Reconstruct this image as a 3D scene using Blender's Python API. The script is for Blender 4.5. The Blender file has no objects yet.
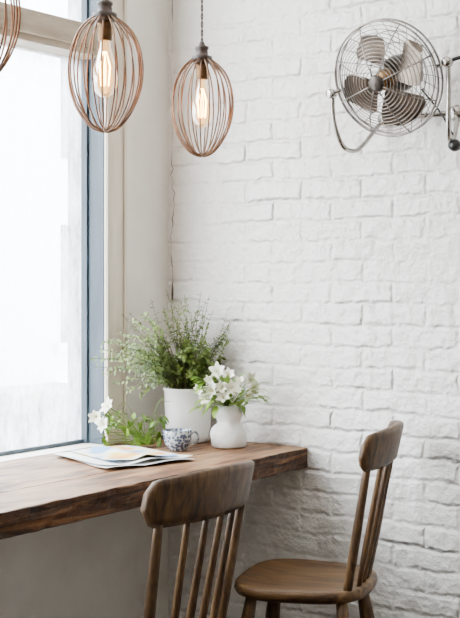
import bpy, math, random
from mathutils import Vector, Matrix, noise
random.seed(7)
S, C = math.sin(math.radians(35.3)), math.cos(math.radians(35.3))
CAM = Vector((2.464, -3.132, 1.25))
col = bpy.context.scene.collection

# ---------------------------------------------------------------- materials
def mat(name, c1, c2=None, rough=0.5, metal=0.0, scale=8.0, bump=0.0, stretch=(1,1,1), bdist=0.004, **kw):
    m = bpy.data.materials.new(name); m.use_nodes = True
    nt = m.node_tree; N = nt.nodes; L = nt.links
    p = N['Principled BSDF']
    p.inputs['Roughness'].default_value = rough
    p.inputs['Metallic'].default_value = metal
    if c2 is None: c2 = tuple(x*0.9 for x in c1)
    tc = N.new('ShaderNodeTexCoord'); mp = N.new('ShaderNodeMapping')
    mp.inputs['Scale'].default_value = stretch
    L.new(tc.outputs['Object'], mp.inputs['Vector'])
    nz = N.new('ShaderNodeTexNoise'); nz.inputs['Scale'].default_value = scale
    nz.inputs['Detail'].default_value = 6
    L.new(mp.outputs['Vector'], nz.inputs['Vector'])
    cr = N.new('ShaderNodeValToRGB')
    cr.color_ramp.elements[0].position = 0.32; cr.color_ramp.elements[1].position = 0.68
    cr.color_ramp.elements[0].color = (*c2, 1); cr.color_ramp.elements[1].color = (*c1, 1)
    L.new(nz.outputs['Fac'], cr.inputs['Fac'])
    L.new(cr.outputs['Color'], p.inputs['Base Color'])
    if bump > 0:
        b = N.new('ShaderNodeBump'); b.inputs['Strength'].default_value = bump
        b.inputs['Distance'].default_value = bdist
        L.new(nz.outputs['Fac'], b.inputs['Height']); L.new(b.outputs['Normal'], p.inputs['Normal'])
    for k, v in kw.items(): p.inputs[k.replace('_', ' ')].default_value = v
    return m

def brick_mat():
    m = bpy.data.materials.new('painted_brick'); m.use_nodes = True
    nt = m.node_tree; N = nt.nodes; L = nt.links; p = N['Principled BSDF']
    p.inputs['Roughness'].default_value = 0.42
    tc = N.new('ShaderNodeTexCoord')
    sep = N.new('ShaderNodeSeparateXYZ'); L.new(tc.outputs['Object'], sep.inputs[0])
    cmb = N.new('ShaderNodeCombineXYZ')
    L.new(sep.outputs['X'], cmb.inputs['X']); L.new(sep.outputs['Z'], cmb.inputs['Y'])
    def nz(scale, det):
        n = N.new('ShaderNodeTexNoise'); n.inputs['Scale'].default_value = scale; n.inputs['Detail'].default_value = det
        L.new(tc.outputs['Object'], n.inputs['Vector']); return n
    def warp(src, n, amt):
        sb = N.new('ShaderNodeVectorMath'); sb.operation = 'SUBTRACT'; sb.inputs[1].default_value = (.5,.5,.5)
        L.new(n.outputs['Color'], sb.inputs[0])
        sc = N.new('ShaderNodeVectorMath'); sc.operation = 'SCALE'; sc.inputs['Scale'].default_value = amt
        L.new(sb.outputs[0], sc.inputs[0])
        ad = N.new('ShaderNodeVectorMath'); ad.operation = 'ADD'
        L.new(src, ad.inputs[0]); L.new(sc.outputs[0], ad.inputs[1]); return ad.outputs[0]
    v = warp(cmb.outputs[0], nz(5, 2), .030)
    v = warp(v, nz(30, 3), .018)
    br = N.new('ShaderNodeTexBrick')
    br.inputs['Scale'].default_value = 1.0
    br.inputs['Brick Width'].default_value = 0.205
    br.inputs['Row Height'].default_value = 0.062
    br.inputs['Mortar Size'].default_value = 0.012
    br.inputs['Mortar Smooth'].default_value = 1.0
    br.inputs['Color1'].default_value = (1, 1, 1, 1); br.inputs['Color2'].default_value = (.5, .5, .5, 1)
    br.inputs['Mortar'].default_value = (0, 0, 0, 1)
    L.new(v, br.inputs['Vector'])
    n2 = nz(24, 6); n3 = nz(3.5, 3); n4 = nz(90, 3)
    fill = N.new('ShaderNodeMapRange'); fill.inputs['From Min'].default_value = .36; fill.inputs['From Max'].default_value = .62
    fill.inputs['To Min'].default_value = .14; fill.inputs['To Max'].default_value = 1
    L.new(n3.outputs['Fac'], fill.inputs['Value'])
    mu = N.new('ShaderNodeMath'); mu.operation = 'MULTIPLY'
    L.new(br.outputs['Color'], mu.inputs[0]); L.new(fill.outputs[0], mu.inputs[1])
    b1 = N.new('ShaderNodeBump'); b1.inputs['Strength'].default_value = .9; b1.inputs['Distance'].default_value = .010
    L.new(mu.outputs[0], b1.inputs['Height'])
    b2 = N.new('ShaderNodeBump'); b2.inputs['Strength'].default_value = 1.0; b2.inputs['Distance'].default_value = .016
    L.new(n2.outputs['Fac'], b2.inputs['Height']); L.new(b1.outputs['Normal'], b2.inputs['Normal'])
    b3 = N.new('ShaderNodeBump'); b3.inputs['Strength'].default_value = .5; b3.inputs['Distance'].default_value = .002
    L.new(n4.outputs['Fac'], b3.inputs['Height']); L.new(b2.outputs['Normal'], b3.inputs['Normal'])
    L.new(b3.outputs['Normal'], p.inputs['Normal'])
    cr = N.new('ShaderNodeValToRGB')
    cr.color_ramp.elements[0].position = .25; cr.color_ramp.elements[1].position = .7
    cr.color_ramp.elements[0].color = (.73, .70, .66, 1); cr.color_ramp.elements[1].color = (.84, .82, .79, 1)
    L.new(n3.outputs['Fac'], cr.inputs['Fac'])
    L.new(cr.outputs['Color'], p.inputs['Base Color'])
    return m

def wood_mat(name, dark, mid, light, axis=1, rough=.45, scale=1.0, bump=.3, knots=False, spec=.5):
    m = bpy.data.materials.new(name); m.use_nodes = True
    nt = m.node_tree; N = nt.nodes; L = nt.links; p = N['Principled BSDF']
    p.inputs['Specular IOR Level'].default_value = spec
    tc = N.new('ShaderNodeTexCoord'); mp = N.new('ShaderNodeMapping')
    s = [14*scale]*3; s[axis] = 1.3*scale
    mp.inputs['Scale'].default_value = s
    L.new(tc.outputs['Object'], mp.inputs['Vector'])
    nz = N.new('ShaderNodeTexNoise'); nz.inputs['Scale'].default_value = 2.2; nz.inputs['Detail'].default_value = 9
    nz.inputs['Distortion'].default_value = .8; nz.inputs['Roughness'].default_value = .72
    L.new(mp.outputs['Vector'], nz.inputs['Vector'])
    cr = N.new('ShaderNodeValToRGB'); e = cr.color_ramp.elements
    e[0].position = .37; e[0].color = (*dark, 1); e[1].position = .63; e[1].color = (*light, 1)
    k = e.new(.5); k.color = (*mid, 1)
    L.new(nz.outputs['Fac'], cr.inputs['Fac'])
    out = cr.outputs['Color']
    if knots:
        mp2 = N.new('ShaderNodeMapping'); mp2.inputs['Scale'].default_value = (7, 2.6, 7)
        L.new(tc.outputs['Object'], mp2.inputs['Vector'])
        vo = N.new('ShaderNodeTexVoronoi'); vo.inputs['Scale'].default_value = 1.6
        L.new(mp2.outputs[0], vo.inputs['Vector'])
        mr = N.new('ShaderNodeMapRange'); mr.inputs['From Min'].default_value = .05; mr.inputs['From Max'].default_value = .28
        L.new(vo.outputs['Distance'], mr.inputs['Value'])
        mx = N.new('ShaderNodeMix'); mx.data_type = 'RGBA'
        mx.inputs[6].default_value = (*[c*.7 for c in dark], 1)
        L.new(mr.outputs[0], mx.inputs[0]); L.new(out, mx.inputs[7])
        n5 = N.new('ShaderNodeTexNoise'); n5.inputs['Scale'].default_value = 7; n5.inputs['Detail'].default_value = 8
        mp3 = N.new('ShaderNodeMapping'); mp3.inputs['Scale'].default_value = (1.6, .7, 1.6)
        L.new(tc.outputs['Object'], mp3.inputs['Vector']); L.new(mp3.outputs[0], n5.inputs['Vector'])
        mr2 = N.new('ShaderNodeMapRange'); mr2.inputs['From Min'].default_value = .44; mr2.inputs['From Max'].default_value = .62
        mr2.inputs['To Max'].default_value = .6
        L.new(n5.outputs['Fac'], mr2.inputs['Value'])
        mx2 = N.new('ShaderNodeMix'); mx2.data_type = 'RGBA'; mx2.inputs[7].default_value = (.36,.21,.11,1)
        L.new(mr2.outputs[0], mx2.inputs[0]); L.new(mx.outputs[2], mx2.inputs[6]); out = mx2.outputs[2]
    L.new(out, p.inputs['Base Color'])
    b = N.new('ShaderNodeBump'); b.inputs['Strength'].default_value = bump; b.inputs['Distance'].default_value = .006
    L.new(nz.outputs['Fac'], b.inputs['Height']); L.new(b.outputs['Normal'], p.inputs['Normal'])
    p.inputs['Roughness'].default_value = rough
    return m

M = {}
M['brick'] = brick_mat()
M['plaster'] = mat('painted_plaster', (.84,.80,.73), (.72,.68,.61), rough=.55, scale=5, bump=.4, bdist=.014)
M['trimw'] = mat('cream_trim_paint', (.70,.63,.52), (.58,.51,.41), rough=.45, scale=4, stretch=(6,6,1))
M['transom'] = mat('beige_weathered_paint', (.48,.40,.30), (.31,.25,.18), rough=.5, scale=6, stretch=(3,1,6), bump=.2)
M['blue'] = mat('blue_grey_frame_paint', (.045,.070,.095), (.022,.038,.054), rough=.5, scale=5, stretch=(6,6,1))
M['floor'] = wood_mat('floor_boards', (.015,.010,.006), (.035,.022,.014), (.06,.04,.025), axis=1)
M['ceil'] = mat('ceiling_paint', (.70,.68,.65), rough=.8)
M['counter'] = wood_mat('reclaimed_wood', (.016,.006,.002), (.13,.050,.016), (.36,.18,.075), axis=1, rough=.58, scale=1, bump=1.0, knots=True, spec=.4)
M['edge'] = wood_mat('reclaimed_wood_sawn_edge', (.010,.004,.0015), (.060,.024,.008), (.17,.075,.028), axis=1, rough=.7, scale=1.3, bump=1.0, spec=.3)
M['chair'] = wood_mat('brown_oak', (.026,.012,.004), (.076,.037,.0135), (.14,.077,.031), axis=2, rough=.48, scale=1.2, bump=.2, spec=.35)
M['seat'] = wood_mat('brown_oak_seat', (.036,.016,.005), (.10,.050,.018), (.18,.10,.040), axis=0, rough=.45, scale=1.2, bump=.2, spec=.35)
M['copper'] = mat('bronze_wire', (.25,.13,.072), (.09,.047,.028), rough=.34, metal=.9, scale=30)
M['capwood'] = mat('dark_wood_cap', (.05,.028,.018), (.02,.012,.008), rough=.5, scale=30)
M['cord'] = mat('cord_fabric', (.05,.03,.022), rough=.9, scale=60)
M['brass'] = mat('aged_brass', (.26,.14,.06), (.09,.05,.025), rough=.38, metal=1, scale=30)
M['chrome'] = mat('aged_chrome', (.52,.50,.47), (.30,.28,.25), rough=.22, metal=1, scale=25)
M['wire'] = mat('fan_cage_wire', (.28,.255,.23), (.12,.10,.088), rough=.30, metal=.95, scale=25)
M['blade'] = mat('fan_blade_metal', (.21,.165,.13), (.07,.052,.04), rough=.30, metal=.85, scale=10)
M['motor'] = mat('fan_motor_paint', (.07,.06,.052), rough=.35, metal=.7, scale=10)
M['crackdark'] = mat('crack_shadow_plaster', (.12,.09,.07), rough=.9, scale=30)
M['black'] = mat('black_plastic', (.012,.011,.010), rough=.4)
M['ceramic'] = mat('white_ceramic', (.84,.83,.80), (.77,.76,.73), rough=.3, scale=6)
M['stone'] = mat('matte_white_ceramic', (.84,.82,.78), (.70,.68,.64), rough=.6, scale=40, bump=.5)
M['soil'] = mat('soil', (.03,.02,.012), rough=.95, scale=60, bump=.8)
M['herb'] = mat('herb_leaf', (.16,.235,.03), (.042,.078,.010), rough=.5, scale=25)
M['stem'] = mat('herb_stem', (.10,.085,.025), (.04,.03,.01), rough=.6, scale=25)
M['leaf'] = mat('lily_leaf', (.22,.37,.03), (.075,.16,.012), rough=.4, scale=14)
M['petal'] = mat('white_petal', (.90,.89,.80), (.82,.84,.62), rough=.5, scale=22)
M['pistil'] = mat('yellow_stamen', (.62,.5,.12), rough=.6)
M['paper'] = mat('newsprint', (.82,.81,.79), (.72,.72,.72), rough=.75, scale=9)

def cup_mat():
    m = bpy.data.materials.new('blue_pattern_ceramic'); m.use_nodes = True
    N = m.node_tree.nodes; L = m.node_tree.links; p = N['Principled BSDF']
    p.inputs['Roughness'].default_value = .25
    tc = N.new('ShaderNodeTexCoord'); v = N.new('ShaderNodeTexVoronoi'); v.inputs['Scale'].default_value = 110
    L.new(tc.outputs['Object'], v.inputs['Vector'])
    cr = N.new('ShaderNodeValToRGB')
    e = cr.color_ramp.elements
    e[0].position = .38; e[0].color = (.045,.065,.12,1); e[1].position = .66; e[1].color = (.42,.44,.44,1)
    L.new(v.outputs['Distance'], cr.inputs['Fac']); L.new(cr.outputs['Color'], p.inputs['Base Color'])
    return m
M['cup'] = cup_mat()

def page_mat():
    m = bpy.data.materials.new('printed_page'); m.use_nodes = True
    N = m.node_tree.nodes; L = m.node_tree.links; p = N['Principled BSDF']
    p.inputs['Roughness'].default_value = .6
    tc = N.new('ShaderNodeTexCoord'); nz = N.new('ShaderNodeTexNoise'); nz.inputs['Scale'].default_value = 9
    nz.inputs['Detail'].default_value = 1
    L.new(tc.outputs['Object'], nz.inputs['Vector'])
    cr = N.new('ShaderNodeValToRGB'); e = cr.color_ramp.elements
    e[0].position = .36; e[0].color = (.16,.36,.64,1); e[1].position = .64; e[1].color = (.75,.26,.14,1)
    k = e.new(.44); k.color = (.74,.74,.73,1); k = e.new(.50); k.color = (.80,.74,.52,1); k = e.new(.55); k.color = (.80,.56,.10,1)
    L.new(nz.outputs['Fac'], cr.inputs['Fac']); L.new(cr.outputs['Color'], p.inputs['Base Color'])
    return m
M['page'] = page_mat()

def emis(name, c, s):
    m = bpy.data.materials.new(name); m.use_nodes = True
    p = m.node_tree.nodes['Principled BSDF']
    p.inputs['Base Color'].default_value = (*c, 1)
    p.inputs['Emission Color'].default_value = (*c, 1); p.inputs['Emission Strength'].default_value = s
    return m
M['filament'] = emis('glowing_filament', (1, .50, .14), 80)

def bulb_glass():
    m = bpy.data.materials.new('amber_bulb_glass'); m.use_nodes = True
    N = m.node_tree.nodes; L = m.node_tree.links; N.clear()
    o = N.new('ShaderNodeOutputMaterial'); t = N.new('ShaderNodeBsdfTransparent'); t.inputs[0].default_value = (1, .82, .54, 1)
    g = N.new('ShaderNodeBsdfGlossy'); g.inputs['Roughness'].default_value = .08
    e = N.new('ShaderNodeEmission'); e.inputs[0].default_value = (1, .56, .20, 1); e.inputs[1].default_value = 4.8
    lw = N.new('ShaderNodeLayerWeight'); lw.inputs[0].default_value = .35
    m1 = N.new('ShaderNodeMixShader'); m2 = N.new('ShaderNodeMixShader'); m2.inputs[0].default_value = .28
    L.new(lw.outputs['Fresnel'], m1.inputs[0]); L.new(t.outputs[0], m1.inputs[1]); L.new(g.outputs[0], m1.inputs[2])
    L.new(m1.outputs[0], m2.inputs[1]); L.new(e.outputs[0], m2.inputs[2]); L.new(m2.outputs[0], o.inputs[0])
    return m
M['bulb'] = bulb_glass()

def misty_glass():
    m = bpy.data.materials.new('condensation_glass'); m.use_nodes = True
    N = m.node_tree.nodes; L = m.node_tree.links; N.clear()
    o = N.new('ShaderNodeOutputMaterial'); t = N.new('ShaderNodeBsdfTransparent'); t.inputs[0].default_value = (.93,.97,1,1)
    tr = N.new('ShaderNodeBsdfTranslucent'); tr.inputs[0].default_value = (.90, .95, .98, 1)
    tc = N.new('ShaderNodeTexCoord'); mp = N.new('ShaderNodeMapping'); mp.inputs['Scale'].default_value = (1, 9, 3)
    nz = N.new('ShaderNodeTexNoise'); nz.inputs['Scale'].default_value = 3; nz.inputs['Detail'].default_value = 10
    nz.inputs['Roughness'].default_value = .78
    L.new(tc.outputs['Object'], mp.inputs[0]); L.new(mp.outputs[0], nz.inputs['Vector'])
    mr = N.new('ShaderNodeMapRange'); mr.inputs['From Min'].default_value = .34; mr.inputs['From Max'].default_value = .66
    mr.inputs['To Min'].default_value = .18; mr.inputs['To Max'].default_value = .78
    L.new(nz.outputs['Fac'], mr.inputs['Value'])
    mx = N.new('ShaderNodeMixShader'); L.new(mr.outputs[0], mx.inputs[0])
    L.new(t.outputs[0], mx.inputs[1]); L.new(tr.outputs[0], mx.inputs[2]); L.new(mx.outputs[0], o.inputs[0])
    return m
M['glass'] = misty_glass()

# ---------------------------------------------------------------- mesh builder
class MB:
    def __init__(s): s.v=[]; s.f=[]; s.mi=[]; s.mats=[]
    def m(s, name):
        mm = M[name]
        if mm not in s.mats: s.mats.append(mm)
        return s.mats.index(mm)
    def add(s, vs, fs, mt):
        o=len(s.v); i=s.m(mt)
        s.v += [tuple(p) for p in vs]
        for f in fs: s.f.append([a+o for a in f]); s.mi.append(i)
    def box(s, a, b, mt):
        x0,y0,z0=[min(a[i],b[i]) for i in range(3)]; x1,y1,z1=[max(a[i],b[i]) for i in range(3)]
        vs=[(x0,y0,z0),(x1,y0,z0),(x1,y1,z0),(x0,y1,z0),(x0,y0,z1),(x1,y0,z1),(x1,y1,z1),(x0,y1,z1)]
        s.add(vs,[(0,3,2,1),(4,5,6,7),(0,1,5,4),(1,2,6,5),(2,3,7,6),(3,0,4,7)],mt)
    def tube(s, pts, r, mt, n=6, closed=False, flat=1.0):
        pts=[Vector(p) for p in pts]; k=len(pts)
        rr = r if isinstance(r,(list,tuple)) else [r]*k
        vs=[]; prev=None
        for i,p in enumerate(pts):
            if closed: t=pts[(i+1)%k]-pts[(i-1)%k]
            else: t=pts[min(i+1,k-1)]-pts[max(i-1,0)]
            t.normalize()
            if prev is None:
                up=Vector((0,0,1)) if abs(t.z)<.9 else Vector((1,0,0))
                a=t.cross(up).normalized()
            else:
                a=(prev-t*prev.dot(t)); a=a.normalized() if a.length>1e-6 else t.orthogonal().normalized()
            prev=a; b=t.cross(a)
            for j in range(n):
                w=2*math.pi*j/n
                vs.append(p+(a*math.cos(w)+b*math.sin(w)*flat)*rr[i])
        fs=[]
        for i in range(k if closed else k-1):
            for j in range(n):
                q=(i+1)%k
                fs.append((i*n+j,i*n+(j+1)%n,q*n+(j+1)%n,q*n+j))
        if not closed:
            fs.append(tuple(range(n))[::-1]); fs.append(tuple((k-1)*n+j for j in range(n)))
        s.add(vs,fs,mt)
    def lathe(s, prof, mt, c=(0,0,0), n=32, axis='z', wob=None):
        vs=[]; fs=[]
        for (r,h) in prof:
            for j in range(n):
                w=2*math.pi*j/n; rr=r*(wob(w,h) if wob else 1)
                if axis=='z': q=(c[0]+rr*math.cos(w),c[1]+rr*math.sin(w),c[2]+h)
                else: q=(c[0]+rr*math.cos(w),c[1]+h,c[2]-rr*math.sin(w))
                vs.append(q)
        for i in range(len(prof)-1):
            for j in range(n): fs.append((i*n+j,i*n+(j+1)%n,(i+1)*n+(j+1)%n,(i+1)*n+j))
        s.add(vs,fs,mt)
    def leaf(s, base, d, up, L, W, mt, bend=.15, n=4, cup=.2):
        d=Vector(d).normalized(); side=d.cross(Vector(up))
        side=side.normalized() if side.length>1e-4 else d.orthogonal().normalized()
        nn=side.cross(d); base=Vector(base); vs=[]; fs=[]
        for i in range(n+1):
            t=i/n; w=W*.5*(math.sin(math.pi*min(.97,t*.93+.05))**.8) 
            p=base+d*L*t-nn*bend*L*t*t
            vs += [p-side*w+nn*w*cup, p, p+side*w+nn*w*cup]
        for i in range(n):
            a=i*3; fs += [(a,a+1,a+4,a+3),(a+1,a+2,a+5,a+4)]
        s.add(vs,fs,mt)
    def build(s, name, parent=None, smooth=True, loc=None, bevel=0):
        me=bpy.data.meshes.new(name); me.from_pydata(s.v,[],s.f)
        for mm in s.mats: me.materials.append(mm)
        me.polygons.foreach_set('material_index', s.mi)
        if smooth: me.polygons.foreach_set('use_smooth',[True]*len(s.f))
        me.update(); o=bpy.data.objects.new(name,me); col.objects.link(o)
        if parent: o.parent=parent
        if loc: o.location=loc
        if bevel:
            b=o.modifiers.new('bevel','BEVEL'); b.width=bevel; b.segments=2; b.limit_method='ANGLE'
        return o

def empty(name, loc, rz=0):
    e=bpy.data.objects.new(name,None); e.empty_display_size=.1; e.location=loc; e.rotation_euler=(0,0,rz); col.objects.link(e); return e

def smoothpts(ctrl, n=8):
    P=[Vector(c) for c in ctrl]; P=[P[0]*2-P[1]]+P+[P[-1]*2-P[-2]]; out=[]
    for i in range(1,len(P)-2):
        for k in range(n):
            t=k/n; a,b,c,d=P[i-1],P[i],P[i+1],P[i+2]
            out.append(.5*((2*b)+(c-a)*t+(2*a-5*b+4*c-d)*t*t+(3*b-a-3*c+d)*t**3))
    out.append(P[-2]); return out

# ---------------------------------------------------------------- room
XR, YB, ZC = 4.6, -5.2, 2.9
OY0, OY1, OZ0, OZ1 = -.30, -2.75, .75, 2.78
b=MB(); b.box((-.15,0,0),(XR+.15,.15,ZC),'brick'); b.build('wall_back',smooth=False)
b=MB()
b.box((-.15,0,0),(0,YB,OZ0),'plaster'); b.box((-.15,0,OZ1),(0,YB,ZC),'plaster')
b.box((-.15,0,OZ0),(0,OY0,OZ1),'plaster'); b.box((-.15,OY1,OZ0),(0,YB,OZ1),'plaster')
b.build('wall_left',smooth=False)
b=MB(); b.box((XR,0,0),(XR+.15,YB,ZC),'plaster'); b.build('wall_right',smooth=False)
b=MB(); b.box((-.15,YB,0),(XR+.15,YB-.15,ZC),'plaster'); b.build('wall_front',smooth=False)
b=MB(); b.box((-.15,.15,-.1),(XR+.15,YB-.15,0),'floor'); b.build('floor',smooth=False)
b=MB(); b.box((-.15,.15,ZC),(XR+.15,YB-.15,ZC+.1),'ceil'); b.build('ceiling',smooth=False)

# window
w=empty('window_1',(0,0,0))
b=MB(); b.box((-.15,OY0,OZ0),(-.001,-.314,OZ1),'blue'); b.box((-.15,OY1,OZ0),(-.001,OY1+.014,OZ1),'blue')
b.box((-.10,-.314,OZ0),(-.062,-.322,OZ1),'blue'); b.box((-.11,OY1+.014,OZ0),(-.062,OY1+.06,OZ1),'blue')
b.build('jamb_liner',w,smooth=False,bevel=.002)
b=MB(); b.box((-.12,-.314,1.925),(-.004,OY1+.014,2.018),'transom'); b.box((-.004,-.314,1.945),(.008,OY1+.014,2.0),'transom')
b.build('transom_bar',w,smooth=False,bevel=.004)
b=MB(); b.box((-.10,-.322,OZ0),(-.075,OY1+.06,OZ0+.012),'blue'); b.box((-.12,-.322,OZ1-.03),(-.06,OY1+.06,OZ1),'trimw'); b.build('sash_rails',w,smooth=False,bevel=.003)
b=MB(); b.add([(-.085,-.322,.762),(-.085,OY1+.06,.762),(-.085,OY1+.06,1.925),(-.085,-.322,1.925)],[(0,1,2,3)],'glass')
b.add([(-.085,-.322,2.018),(-.085,OY1+.06,2.018),(-.085,OY1+.06,2.75),(-.085,-.322,2.75)],[(0,1,2,3)],'glass'); b.build('glass_panes',w,smooth=False)
b=MB(); b.box((0,-.314,.75),(.010,-.219,OZ1+.09),'trimw'); b.box((.010,-.314,.75),(.015,-.300,OZ1+.09),'trimw'); b.box((.010,-.236,.75),(.016,-.222,OZ1+.09),'trimw')
b.box((0,-.314,OZ1),(.012,OY1,OZ1+.09),'trimw'); b.box((0,OY1,.75),(.012,OY1-.1,OZ1+.09),'trimw'); b.build('trim_1',smooth=False,bevel=.003)

# corner crack in the paint
b=MB()
for seg in ((2.6,1.38),(1.39,1.29),(1.285,1.09)):
    z0,z1=seg; pts=[]; rs=[]; n=max(8,int((z0-z1)/.010))
    for i in range(n+1):
        z=z0+(z1-z0)*i/n
        pts.append((.018+.014*noise.noise(Vector((0,z*7,3)))+.009*noise.noise(Vector((5,z*50,0))),-.0005,z))
        rs.append((.0004+.0040*max(0,noise.noise(Vector((2,2,z*12)))))*(0.7 if z>1.6 else 1.6))
    b.tube(pts,rs,'crackdark',n=4)
b.build('wall_crack')

# outside
b=MB(); M['pave']=mat('pavement',(.20,.19,.18),rough=.9); b.box((-14,9,-.3),(-.2,-12,-.12),'pave'); b.build('street_pavement',smooth=False)
M['fac']=mat('pale_facade',(.62,.66,.69),rough=.9); M['facw']=mat('facade_window',(.06,.075,.09),rough=.3); M['hedge']=mat('hedge',(.06,.065,.055),(.01,.012,.01),rough=.9,scale=5)
b=MB(); b.box((-11,12,-.12),(-9,-8,5.5),'fac')
for i in range(8):
    y=10-i*2.2
    b.box((-9.02,y,.4),(-8.98,y-.9,2.0),'facw'); b.box((-9.02,y,2.9),(-8.98,y-.9,4.4),'facw'); b.box((-9.0,y+.15,.28),(-8.9,y-1.05,.4),'fac')
b.build('street_building',smooth=False)
b=MB()
for i in range(60):
    y=5-i*.16
    r=random.uniform(.20,.35)
    c=Vector((-2.6+random.uniform(-.1,.1),y,-.12+r*1.2))
    prof=[(r*math.sin(math.pi*k/8),-r*math.cos(math.pi*k/8)*1.2) for k in range(9)]
    b.lathe(prof,'hedge',c=c,n=12,wob=lambda w,h:1+.15*math.sin(w*3+h*20))
b.build('street_hedge')

# ---------------------------------------------------------------- counter
ctr=empty('wood_counter',(0,0,0))
def board(x0,x1,y0,y1,zt,th,name,rough_front=False):
    b=MB(); ny=160; vs=[]; fs=[]; fe_=[]
    ring=[(0,0),(.25,0),(.5,0),(.75,0),(1,0),(1,.06),(1,.3),(1,.5),(1,.7),(1,.94),(1,1),(.5,1),(0,1),(0,.5)]
    k=len(ring)
    for i in range(ny+1):
        y=y0+(y1-y0)*i/ny
        for (u,h) in ring:
            x=x0+(x1-x0)*u; z=zt-th*h
            if u==1:
                a=.006 if rough_front else .0016
                x+=a*noise.noise(Vector((y*7,h*3,1)))+a*.8*noise.noise(Vector((y*30,h*7,4)))
                if h in (0,1): x-=.0015+.004*max(0,noise.noise(Vector((y*18,h,7))))
                if h==0: z-=.0006+.003*max(0,noise.noise(Vector((y*14,0,9))))
            if u==0 and h in(0,1): x+=.001
            if h==0: z+=.0014*noise.noise(Vector((x*12,y*3,2)))
            vs.append((x,y,z))
    for i in range(ny):
        for j in range(k):
            q=(i*k+j,i*k+(j+1)%k,(i+1)*k+(j+1)%k,(i+1)*k+j)
            (fe_ if 4<=j<=9 else fs).append(q)
    fs.append(tuple(range(k))[::-1]); fs.append(tuple(ny*k+j for j in range(k)))
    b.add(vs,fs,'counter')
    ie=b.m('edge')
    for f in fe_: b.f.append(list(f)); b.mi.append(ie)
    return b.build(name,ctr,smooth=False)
board(.003,.168,-.003,-2.75,.749,.055,'board_1'); board(.1725,.352,-.003,-2.75,.750,.056,'board_2'); board(.3565,.532,-.003,-2.75,.7495,.060,'board_3',True)
b=MB()
for y in (-1.5,-2.5):
    b.box((.003,y,.69),(.46,y-.04,.685+.006),'black'); b.box((.003,y,.35),(.012,y-.04,.69),'black'); b.tube([(.012,y-.02,.38),(.4,y-.02,.685)],.008,'black')
b.build('brackets',ctr)

# ---------------------------------------------------------------- chairs
def chair(loc, rz):
    e=empty('dining_chair',loc,rz)
    b=MB(); n=48; vs=[]; fs=[]
    rings=[(0,-.036),(.88,-.036),(.97,-.028),(1.0,-.016),(.985,-.004),(.95,0),(.8,-.004),(.5,-.011),(0,-.012)]
    for s_,z in rings:
        for j in range(n):
            w=2*math.pi*j/n; c_,s2=math.cos(w),math.sin(w); p=2/3.2
            x=.182*math.copysign(abs(c_)**p,c_); y=.185*math.copysign(abs(s2)**p,s2)
            y*=1-.10*(x/.19); vs.append((x*s_,y*s_,.455+z))
    for i in range(len(rings)-1):
        for j in range(n): fs.append((i*n+j,i*n+(j+1)%n,(i+1)*n+(j+1)%n,(i+1)*n+j))
    b.add(vs,fs,'seat'); b.build('seat',e)
    def bx(u): return .182+.048*(1-u*u)
    b=MB(); nu=28; vs=[]; fs=[]; HW=.178
    prof=[(0,0),(.5,-.15),(1,0),(1.0,.12),(1,.88),(.9,1),(.5,1.04),(.1,1),(0,.88),(0,.12)]
    k=len(prof)
    for i in range(nu+1):
        u=-1+2*i/nu; en=max(0,(abs(u)-.84)/.16); q=math.sqrt(max(0.0,1-en*en))
        zt=.870-.014*u*u; zb=.774+.004*(1-u*u); zm=(zt+zb)/2; hh=(zt-zb)/2*(.42+.58*q); zm+= .004*en
        for (a,h) in prof:
            z=zm-hh+2*hh*h; th=.025*(1-.35*en)
            x=bx(u)+(z-.80)*.22+(a-.5)*th
            vs.append((x,u*HW,z))
    for i in range(nu):
        for j in range(k): fs.append((i*k+j,(i+1)*k+j,(i+1)*k+(j+1)%k,i*k+(j+1)%k))
    fs.append(tuple(range(k))); fs.append(tuple(nu*k+j for j in range(k))[::-1])
    b.add(vs,fs,'chair'); b.build('crest_rail',e)
    b=MB()
    us=[-.84,-.46,-.15,.15,.46,.84]
    for idx,u in enumerate(us):
        p0=Vector((.142+.012*(1-u*u)-(.012 if abs(u)>.8 else 0), u*.145,.443)); p1=Vector((bx(u)-.002,u*HW*.96,.795))
        pts=[p0.lerp(p1,t/8) for t in range(9)]
        if abs(u)>.8: rs=[.0115,.012,.0125,.0125,.012,.0115,.011,.010,.009]
        else: rs=[.0065,.0075,.0085,.009,.0085,.008,.0075,.007,.0065]
        b.tube(pts,rs,'chair',n=10)
    b.build('spindles',e)
    k=1
    for sx in(-1,1):
        for sy in(-1,1):
            b=MB(); t=Vector((sx*.120,sy*.125,.425)); f=Vector((sx*.178,sy*.178,0))
            b.tube([t.lerp(f,i/10) for i in range(11)],[.015,.017,.0195,.021,.0205,.019,.0175,.0165,.015,.0135,.012],'chair',n=12)
            b.build('leg_%d'%k,e); k+=1
    def lp(sx,sy,z): t=(.425-z)/.425; return Vector((sx*(.120+.058*t),sy*(.125+.053*t),z))
    b=MB()
    for sy in(-1,1):
        a,c=lp(-1,sy,.19),lp(1,sy,.19); b.tube([a.lerp(c,i/8) for i in range(9)],[.007,.008,.0095,.011,.0115,.011,.0095,.008,.007],'chair',n=10)
    a=lp(-1,-1,.19).lerp(lp(1,-1,.19),.5); c=lp(-1,1,.19).lerp(lp(1,1,.19),.5); b.tube([a.lerp(c,i/8) for i in range(9)],[.007,.008,.0095,.011,.0115,.011,.0095,.008,.007],'chair',n=10)
    b.build('stretchers',e)
    return e
chair((.768,-1.106,0),0)
chair((.724,-.312,0),math.radians(17.8))

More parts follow.
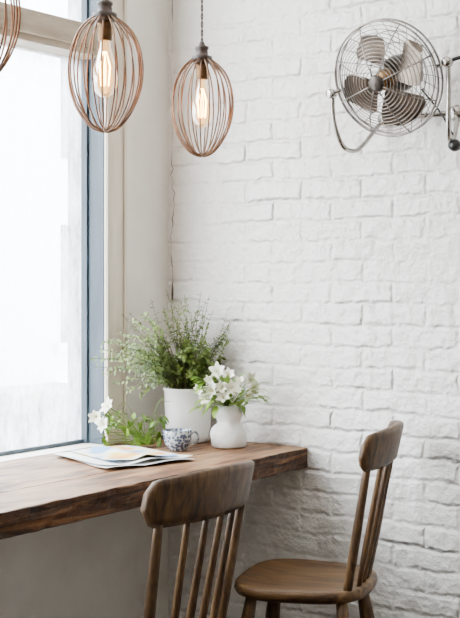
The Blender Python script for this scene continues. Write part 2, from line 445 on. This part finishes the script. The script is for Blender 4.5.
# ---------------------------------------------------------------- pendants
def pendant(x,y,zb,rw):
    e=empty('pendant_lamp',(x,y,zb))
    H=.265
    prof=[(.022,1.0),(.031,.985),(.053,.92),(.071,.83),(.083,.71),(.0885,.58),(.0885,.47),(.084,.36),(.073,.24),(.056,.13),(.035,.045),(.014,.006),(0,0)]
    base=smoothpts([(r,0,h*H) for r,h in prof],3)
    b=MB(); n=22
    for j in range(n):
        w=2*math.pi*(j+.5)/n+rw+random.uniform(-.04,.04); jit=random.uniform(.93,1.03)
        b.tube([(p.x*math.cos(w)*jit,p.x*math.sin(w)*jit,p.z+.003*(j%3)) for p in base],.0021,'copper',n=5)
    b.tube([(.024*math.cos(a*math.pi/12),.024*math.sin(a*math.pi/12),H) for a in range(24)],.0035,'copper',n=6,closed=True)
    b.build('wire_cage',e)
    b=MB()
    b.lathe([(0,H-.006),(.022,H-.006),(.028,H),(.029,H+.006),(.028,H+.012),(.018,H+.014),(.016,H+.03),(.019,H+.032),(.019,H+.038),(.010,H+.042),(.006,H+.052),(0,H+.052)],'capwood',n=28)
    b.build('cap',e)
    b=MB(); b.lathe([(0,H-.006),(.0165,H-.006),(.0175,H-.02),(.0165,H-.048),(.0145,H-.052),(0,H-.052)],'brass',n=24); b.build('socket',e)
    z0=H-.052
    b=MB(); b.lathe([(.0125,z0),(.0135,z0-.015),(.019,z0-.035),(.0265,z0-.062),(.030,z0-.085),(.0285,z0-.105),(.021,z0-.122),(.010,z0-.131),(0,z0-.133)],'bulb',n=28); b.build('bulb',e)
    b=MB(); 
    for j in range(6):
        w=j*math.pi/3; w2=w+.35
        b.tube([(.004*math.cos(w),.004*math.sin(w),z0-.025),(.014*math.cos(w2),.014*math.sin(w2),z0-.06),(.010*math.cos(w2),.010*math.sin(w2),z0-.105)],.0011,'filament',n=4)
    b.build('filament',e)
    b=MB(); top=ZC-zb
    for k in range(2):
        b.tube([(.0022*math.cos(t*.9+k*math.pi),.0022*math.sin(t*.9+k*math.pi),H+.05+(top-H-.06)*t/150) for t in range(151)],.0018,'cord',n=5)
    b.lathe([(.05,top),(.05,top-.012),(.02,top-.025),(.004,top-.03),(0,top-.03)],'capwood',n=24); b.build('cord_and_canopy',e)
    return e
pendant(.436,-.402,1.592,0); pendant(.567,-.959,1.596,.1); pendant(.768,-1.565,1.60,.2)

# ---------------------------------------------------------------- fan
F=Vector((.9065,-.20,1.791)); fe=empty('wall_fan',F)
rotor=bpy.data.objects.new('fan_head',None); col.objects.link(rotor); rotor.parent=fe
rotor.rotation_euler=(math.radians(20),math.radians(-6),math.radians(-5))
Rf=.156
def fy(r): return -.012-.052*(1-(r/Rf)**2.6)
def ry(r): return .012+.055*(1-(r/Rf)**3.0)
def ring(b,r,y,tr,mt,n=64): b.tube([(r*math.cos(2*math.pi*i/n),y,r*math.sin(2*math.pi*i/n)) for i in range(n)],tr,mt,n=5,closed=True)
b=MB()
for i in range(1,14): r=.024+(Rf-.024)*i/14; ring(b,r,fy(r),.0012,'wire')
ring(b,Rf,-.012,.0030,'wire'); ring(b,Rf,.012,.0030,'wire')
for j in range(8):
    w=2*math.pi*j/8+.2; b.tube([((.02+(Rf-.02)*t/10)*math.cos(w),fy(.02+(Rf-.02)*t/10)-.001,(.02+(Rf-.02)*t/10)*math.sin(w)) for t in range(11)],.0017,'wire',n=5)
b.lathe([(0,-.072),(.012,-.071),(.020,-.068),(.023,-.064),(.023,-.060),(0,-.060)],'motor',axis='y',n=28)
b.build('front_grille',rotor)
b=MB()
for j in range(26):
    w=2*math.pi*j/26; b.tube([((.05+(Rf-.05)*t/10)*math.cos(w),ry(.05+(Rf-.05)*t/10),(.05+(Rf-.05)*t/10)*math.sin(w)) for t in range(11)],.0012,'wire',n=4)
for r in(.05,.085,.12): ring(b,r,ry(r),.0016,'wire')
b.build('rear_grille',rotor)
b=MB()
b.lathe([(0,-.03),(.022,-.03),(.028,-.022),(.028,.006),(.02,.01),(0,.01)],'brass',axis='y',n=28)
for j in range(4):
    w0=2*math.pi*j/4+math.radians(4); nr,na=10,10; vs=[];fs=[]
    for i in range(nr+1):
        t=i/nr; r=.024+(.132-.024)*t
        wid=math.radians(22+36*math.sin(math.pi*min(1,t*.62+.05)))*(1 if t<.75 else math.sqrt(max(0.02,1-((t-.75)/.26)**2)))
        for k in range(na+1):
            s_=k/na-.5; w=w0+s_*2*wid*.60+.25*t
            vs.append((r*math.cos(w),-.006+s_*.046*(.5+t*.5),r*math.sin(w)))
    for i in range(nr):
        for k in range(na): a=i*(na+1)+k; fs.append((a,a+1,a+na+2,a+na+1))
    b.add(vs,fs,'blade')
b.build('blades',rotor)
b=MB(); b.lathe([(0,.018),(.038,.018),(.048,.03),(.050,.06),(.047,.10),(.036,.125),(.015,.137),(0,.138)],'motor',axis='y',n=32); b.build('motor',rotor)
b=MB()
for sx in(-1,1):
    dz=.026*sx
    b.tube([(sx*.146,0,dz*.7),(sx*.178,0,dz)],.006,'chrome',n=10)
    b.lathe([(0,-.012),(.012,-.012),(.014,-.006),(.014,.006),(.012,.012),(0,.012)],'chrome',c=(sx*.174,0,dz),axis='y',n=16)
    ctrl=[(sx*.174,.004,dz),(sx*.174,.008,dz-.06),(sx*.168,.02,-.135),(sx*.160,.045,-.172),(sx*.148,.085,-.178),(sx*.138,.12,-.155),(sx*.125,.165,-.11),(sx*.11,.192,-.08)]
    b.tube(smoothpts(ctrl,6),.0065,'chrome',n=10)
    b.lathe([(0,.178),(.018,.180),(.022,.190),(.024,.1985),(0,.1985)],'chrome',c=(sx*.11,0,-.08),axis='y',n=20)
b.tube([(-.11,.188,-.08),(.11,.188,-.08)],.008,'chrome',n=10)
b.build('bracket',fe)
b=MB()
b.tube(smoothpts([(.05,.10,-.02),(.10,.12,-.09),(.135,.12,-.15),(.165,.11,-.19),(.21,.14,-.20),(.235,.19,-.17)],8),.003,'black',n=6)
b.lathe([(0,-.016),(.014,-.014),(.017,0),(.014,.014),(0,.016)],'black',c=(.168,.06,-.185),axis='y',n=16)
b.tube([(.17,0,.026),(.20,.06,.05),(.225,.14,.05),(.23,.19,.045)],.005,'black',n=8)
b.lathe([(0,.17),(.02,.172),(.026,.1985),(0,.1985)],'motor',c=(.23,0,.045),axis='y',n=20)
b.build('cable_and_knob',fe)

# ---------------------------------------------------------------- counter objects
ZT=.7515
rv=Vector((C,S,0)); fv=Vector((-S,C,0))
P=Vector((.158,-.100,ZT)); e=empty('potted_thyme',P)
b=MB(); b.lathe([(0,0),(.062,0),(.067,.004),(.069,.02),(.0715,.09),(.074,.155),(.0765,.158),(.0765,.165),(.073,.166),(.070,.160),(.066,.10),(.06,.09),(0,.09)],'ceramic',n=48)
b.build('pot',e)
b=MB(); b.lathe([(.0695,.150),(.04,.156),(0,.158)],'soil',n=32); b.build('soil',e)
def clampw(p):
    x=p.x+P.x; y=p.y+P.y
    if x<.034: x=.034+.003*random.random()
    if y>-.012: y=-.012
    return Vector((x-P.x,y-P.y,p.z))
b=MB()
def herb_stem(end, start, leafn, ls=.0150, arch=.035, t0=.15):
    mid=start.lerp(end,.5)+Vector((random.uniform(-.02,.02),random.uniform(-.02,.02),arch))
    pts=[clampw(p) for p in smoothpts([start,mid,end],7)]
    k=len(pts); b.tube(pts,[.0015*(1-.6*i/k) for i in range(k)],'stem',n=3)
    for q in range(leafn):
        t=t0+(1-t0)*(q+random.random()*.5)/leafn; fi=min(k-1.001,t*(k-1)); i=int(fi)
        p=pts[i].lerp(pts[i+1],fi-i); tan=(pts[i+1]-pts[i])
        if tan.length<1e-6: continue
        tan.normalize()
        o=tan.orthogonal().normalized(); o.rotate(Matrix.Rotation(random.uniform(0,6.28),3,tan))
        for sg in (1,-1):
            d=(o*sg+tan*random.uniform(.1,.8)); L=ls*random.uniform(.6,1.4)*(1.15-.45*t)
            b.leaf(p,d,tan,L,L*.64,'herb',n=2,bend=random.uniform(-.1,.4))
for i in range(80):
    lat=max(-.15,min(.115,random.gauss(.015,.06))); dep=random.uniform(-.11,.05)
    hmax=.20+.11*(1-(min(1,abs(lat-.01)/.15))**2)
    z=.165+random.random()**.7*(hmax-.15)
    a=random.uniform(0,6.28); st=Vector((.045*math.cos(a),.045*math.sin(a),.15))+rv*lat*.15
    herb_stem(rv*lat+fv*dep+Vector((0,0,z)),st,random.randint(8,13))
for i in range(66):
    ang=random.uniform(-62,40); L=random.uniform(.20,.345)*(1.0 if ang>-40 else .8)
    if ang>12: L*=.9
    lat=L*math.sin(math.radians(ang)); lat=min(lat,.130); hz=L*math.cos(math.radians(ang))*.93
    dep=random.uniform(-.12,.02)-.3*max(0,-lat)
    herb_stem(rv*lat+fv*dep+Vector((0,0,.155+hz)),Vector((random.uniform(-.035,.035),random.uniform(-.035,.035),.15)),random.randint(11,16),ls=.0145,arch=random.uniform(-.01,.03))
for (lat,z) in [(-.27,.275),(-.26,.25),(-.25,.30),(-.24,.225),(-.235,.32),(-.22,.27),(-.21,.20),(-.20,.345),(-.19,.24),(-.18,.17),(-.17,.31),(-.16,.38),(-.15,.22),(-.14,.15),(-.13,.40),(-.19,.29),(-.155,.27),(-.12,.33)]:
    herb_stem(rv*lat+fv*(-.13+.75*(lat+.10)+random.uniform(-.05,.0))+Vector((0,0,z)),Vector((random.uniform(-.03,.01),random.uniform(-.05,-.01),.155)),random.randint(14,19),arch=random.uniform(.02,.07),t0=.3)
b.build('foliage',e)

def flower(b,c,d,size,mt='petal',n=6,open_=.9):
    d=Vector(d).normalized(); o=d.orthogonal().normalized(); c=Vector(c)
    for k in range(n):
        q=o.copy(); q.rotate(Matrix.Rotation(2*math.pi*k/n+random.uniform(-.15,.15),3,d))
        dd=(d*(1.15-open_*.6)+q*open_)
        b.leaf(c,dd,d,size*random.uniform(.85,1.05),size*(.70 if k%2 else .56),mt,n=5,bend=.30,cup=.25)
    for k in range(4):
        q=o.copy(); q.rotate(Matrix.Rotation(6.28*k/4,3,d)); b.tube([c,c+d*size*.5+q*size*.16],.0006,'pistil',n=3)

P2=Vector((.338,-.136,ZT)); e=empty('flower_vase',P2)
b=MB()
def wob(w,h): return 1+.035*math.sin(3*w+h*60)+.02*math.sin(5*w-h*90)
b.lathe([(0,0),(.046,0),(.051,.004),(.0535,.02),(.054,.038),(.050,.053),(.042,.063),(.034,.069),(.033,.074),(.037,.082),(.041,.093),(.0405,.106),(.036,.118),(.029,.124),(.024,.124),(.026,.112),(.02,.09),(0,.09)],'stone',n=40,wob=wob)
b.build('vase_body',e)
b=MB()
fl=[(-.085,-.02,.175),(-.05,-.05,.205),(-.02,-.05,.180),(.0,-.03,.215),(.03,-.05,.195),(.06,-.02,.205),(-.065,-.04,.150),(.02,-.06,.160),(-.015,-.06,.150),(.05,-.05,.160),(-.03,-.01,.225),(.07,-.03,.178),(.01,-.07,.185),(-.045,-.06,.17)]
for (lat,dep,z) in fl:
    p=rv*lat+fv*dep+Vector((0,0,z)); b.tube(smoothpts([(0,0,.10),(p.x*.35,p.y*.35,.14),p],6),.0014,'leaf',n=4)
    flower(b,p,rv*lat*6+fv*(-.5+random.uniform(-.6,.4))+Vector((0,0,.35+random.uniform(-.6,.5))),.027*random.uniform(.8,1.2),open_=random.uniform(.45,.95))
for k in range(70):
    lat=random.uniform(-.085,.095); a=rv*lat+fv*random.uniform(-.09,.01)+Vector((0,0,random.uniform(.12,.21)))
    d=rv*(lat*14+random.uniform(-.5,.5))+fv*random.uniform(-.8,.1)+Vector((0,0,random.uniform(-.5,.9)))
    s0=Vector((0,0,.118)); b.tube([s0,s0.lerp(a,.5)+Vector((0,0,.01)),a],.0011,'leaf',n=3)
    b.leaf(a,d,(0,0,1),random.uniform(.028,.045),random.uniform(.015,.022),'leaf',n=5,bend=random.uniform(.1,.5))
for v in range(len(b.v)):
    x,y,z=b.v[v]; b.v[v]=(x,min(y,.128),z)
b.build('bouquet',e)

P3=Vector((.075,-.335,ZT)); e=empty('lily_sprigs',P3)
b=MB()
root=rv*.085+fv*.01
for (lat,dep,z) in [(-.060,-.03,.095),(-.025,-.02,.120),(-.035,-.04,.070)]:
    p=rv*lat+fv*dep+Vector((0,0,z)); b.tube(smoothpts([root+Vector((0,0,.008)),root.lerp(p,.5)+Vector((0,0,.02)),p],6),.0015,'leaf',n=4)
    flower(b,p,rv*(-.8+random.uniform(-.3,.6))+fv*(-.8)+Vector((0,0,random.uniform(-.3,.7))),.030,open_=random.uniform(.5,.9))
for k in range(56):
    a=root+rv*random.uniform(-.14,.05)+fv*random.uniform(-.04,.03)
    hz=random.uniform(.01,.14)*(1-.3*random.random()); a+=Vector((0,0,hz))
    d=rv*random.uniform(-1.2,1.0)+fv*random.uniform(-.7,.1)+Vector((0,0,random.uniform(-.6,1.0)))
    b.tube(smoothpts([root+Vector((random.uniform(-.02,.02),random.uniform(-.02,.02),.006)),root.lerp(a,.5)+Vector((0,0,.02*random.random())),a],4),.0009,'leaf',n=3)
    for m_ in range(2): b.leaf(a-Vector((0,0,.008*m_)),d+rv*random.uniform(-.8,.8),(0,0,1),random.uniform(.020,.040),random.uniform(.010,.016),'leaf',n=5,bend=random.uniform(.1,.5))
for v in range(len(b.v)):
    x,y,z=b.v[v]; b.v[v]=(max(x,-.055),y,max(z,.001))
b.build('sprigs',e)

# cup
P4=Vector((.262,-.288,ZT)); e=empty('tea_cup',P4)
b=MB(); b.lathe([(0,.002),(.020,.002),(.021,0),(.024,0),(.025,.004),(.034,.014),(.040,.03),(.042,.048),(.0425,.060),(.0408,.0605),(.0395,.048),(.037,.03),(.03,.015),(0,.010)],'cup',n=40)
hd=rv*1.0
b.tube(smoothpts([hd*.040+Vector((0,0,.050)),hd*.054+Vector((0,0,.052)),hd*.061+Vector((0,0,.036)),hd*.052+Vector((0,0,.020)),hd*.036+Vector((0,0,.017))],5),.0033,'cup',n=8)
b.build('cup_body',e)

# newspaper
def sheet(b,c,z0,mt,amp,seed,lift):
    n=22; vs=[]; fs=[]
    c=[Vector(q) for q in c]
    for i in range(n+1):
        for j in range(n+1):
            u,v=i/n,j/n
            p=(c[0]*(1-u)+c[1]*u)*(1-v)+(c[3]*(1-u)+c[2]*u)*v
            z=z0+amp*(.5+.5*noise.noise(Vector((p.x*6,p.y*6,seed))))+lift*math.exp(-((v-.5)/.12)**2)+ .006*max(0,u-.8)*5*abs(math.sin(v*5+seed))
            vs.append((p.x,p.y,z))
    m_=len(vs); vs+=[(x,y,z-.0008) for x,y,z in vs]; 
    for i in range(n):
        for j in range(n):
            a=i*(n+1)+j; fs.append((a,a+1,a+n+2,a+n+1)); fs.append((m_+a,m_+a+n+1,m_+a+n+2,m_+a+1))
    b.add(vs,fs,mt)
b=MB()
sheet(b,[(.040,-.56),(.350,-.705),(.430,-.425),(.12,-.30)],.7530,'paper',.003,1,.0)
sheet(b,[(.045,-.585),(.34,-.690),(.415,-.415),(.125,-.325)],.7570,'paper',.004,2,.004)
sheet(b,[(.07,-.54),(.325,-.645),(.385,-.440),(.13,-.36)],.7620,'page',.005,5,.006)
b.build('newspaper')

# ---------------------------------------------------------------- lights
def area(name,loc,rot,sx,sy,pw,colr,portal=False):
    l=bpy.data.lights.new(name,'AREA'); l.shape='RECTANGLE'; l.size=sx; l.size_y=sy; l.energy=pw; l.color=colr
    o=bpy.data.objects.new(name,l); o.location=loc; o.rotation_euler=rot; col.objects.link(o)
    if portal: l.cycles.is_portal=True
    return o
area('window_portal',(-.14,(OY0+OY1)/2,(OZ0+OZ1)/2),(0,-math.pi/2,0),OZ1-OZ0,OY0-OY1,10,(1,1,1),True)
area('added_ceiling_fill',(1.9,-1.6,2.85),(0,0,0),2.4,2.4,30,(1,.94,.85))  # added soft fill below the ceiling to brighten the walls, not a room fixture
W=bpy.data.worlds.new('sky'); bpy.context.scene.world=W; W.use_nodes=True
bg=W.node_tree.nodes['Background']; bg.inputs[0].default_value=(.96,.98,1,1); bg.inputs[1].default_value=30

cam=bpy.data.cameras.new('camera'); co=bpy.data.objects.new('camera',cam); col.objects.link(co)
co.location=CAM; co.rotation_euler=(math.pi/2,0,math.radians(35.3))
cam.sensor_fit='HORIZONTAL'; cam.sensor_width=36; cam.lens=1227/460*36; cam.shift_y=-29/460; cam.clip_start=.05
bpy.context.scene.camera=co
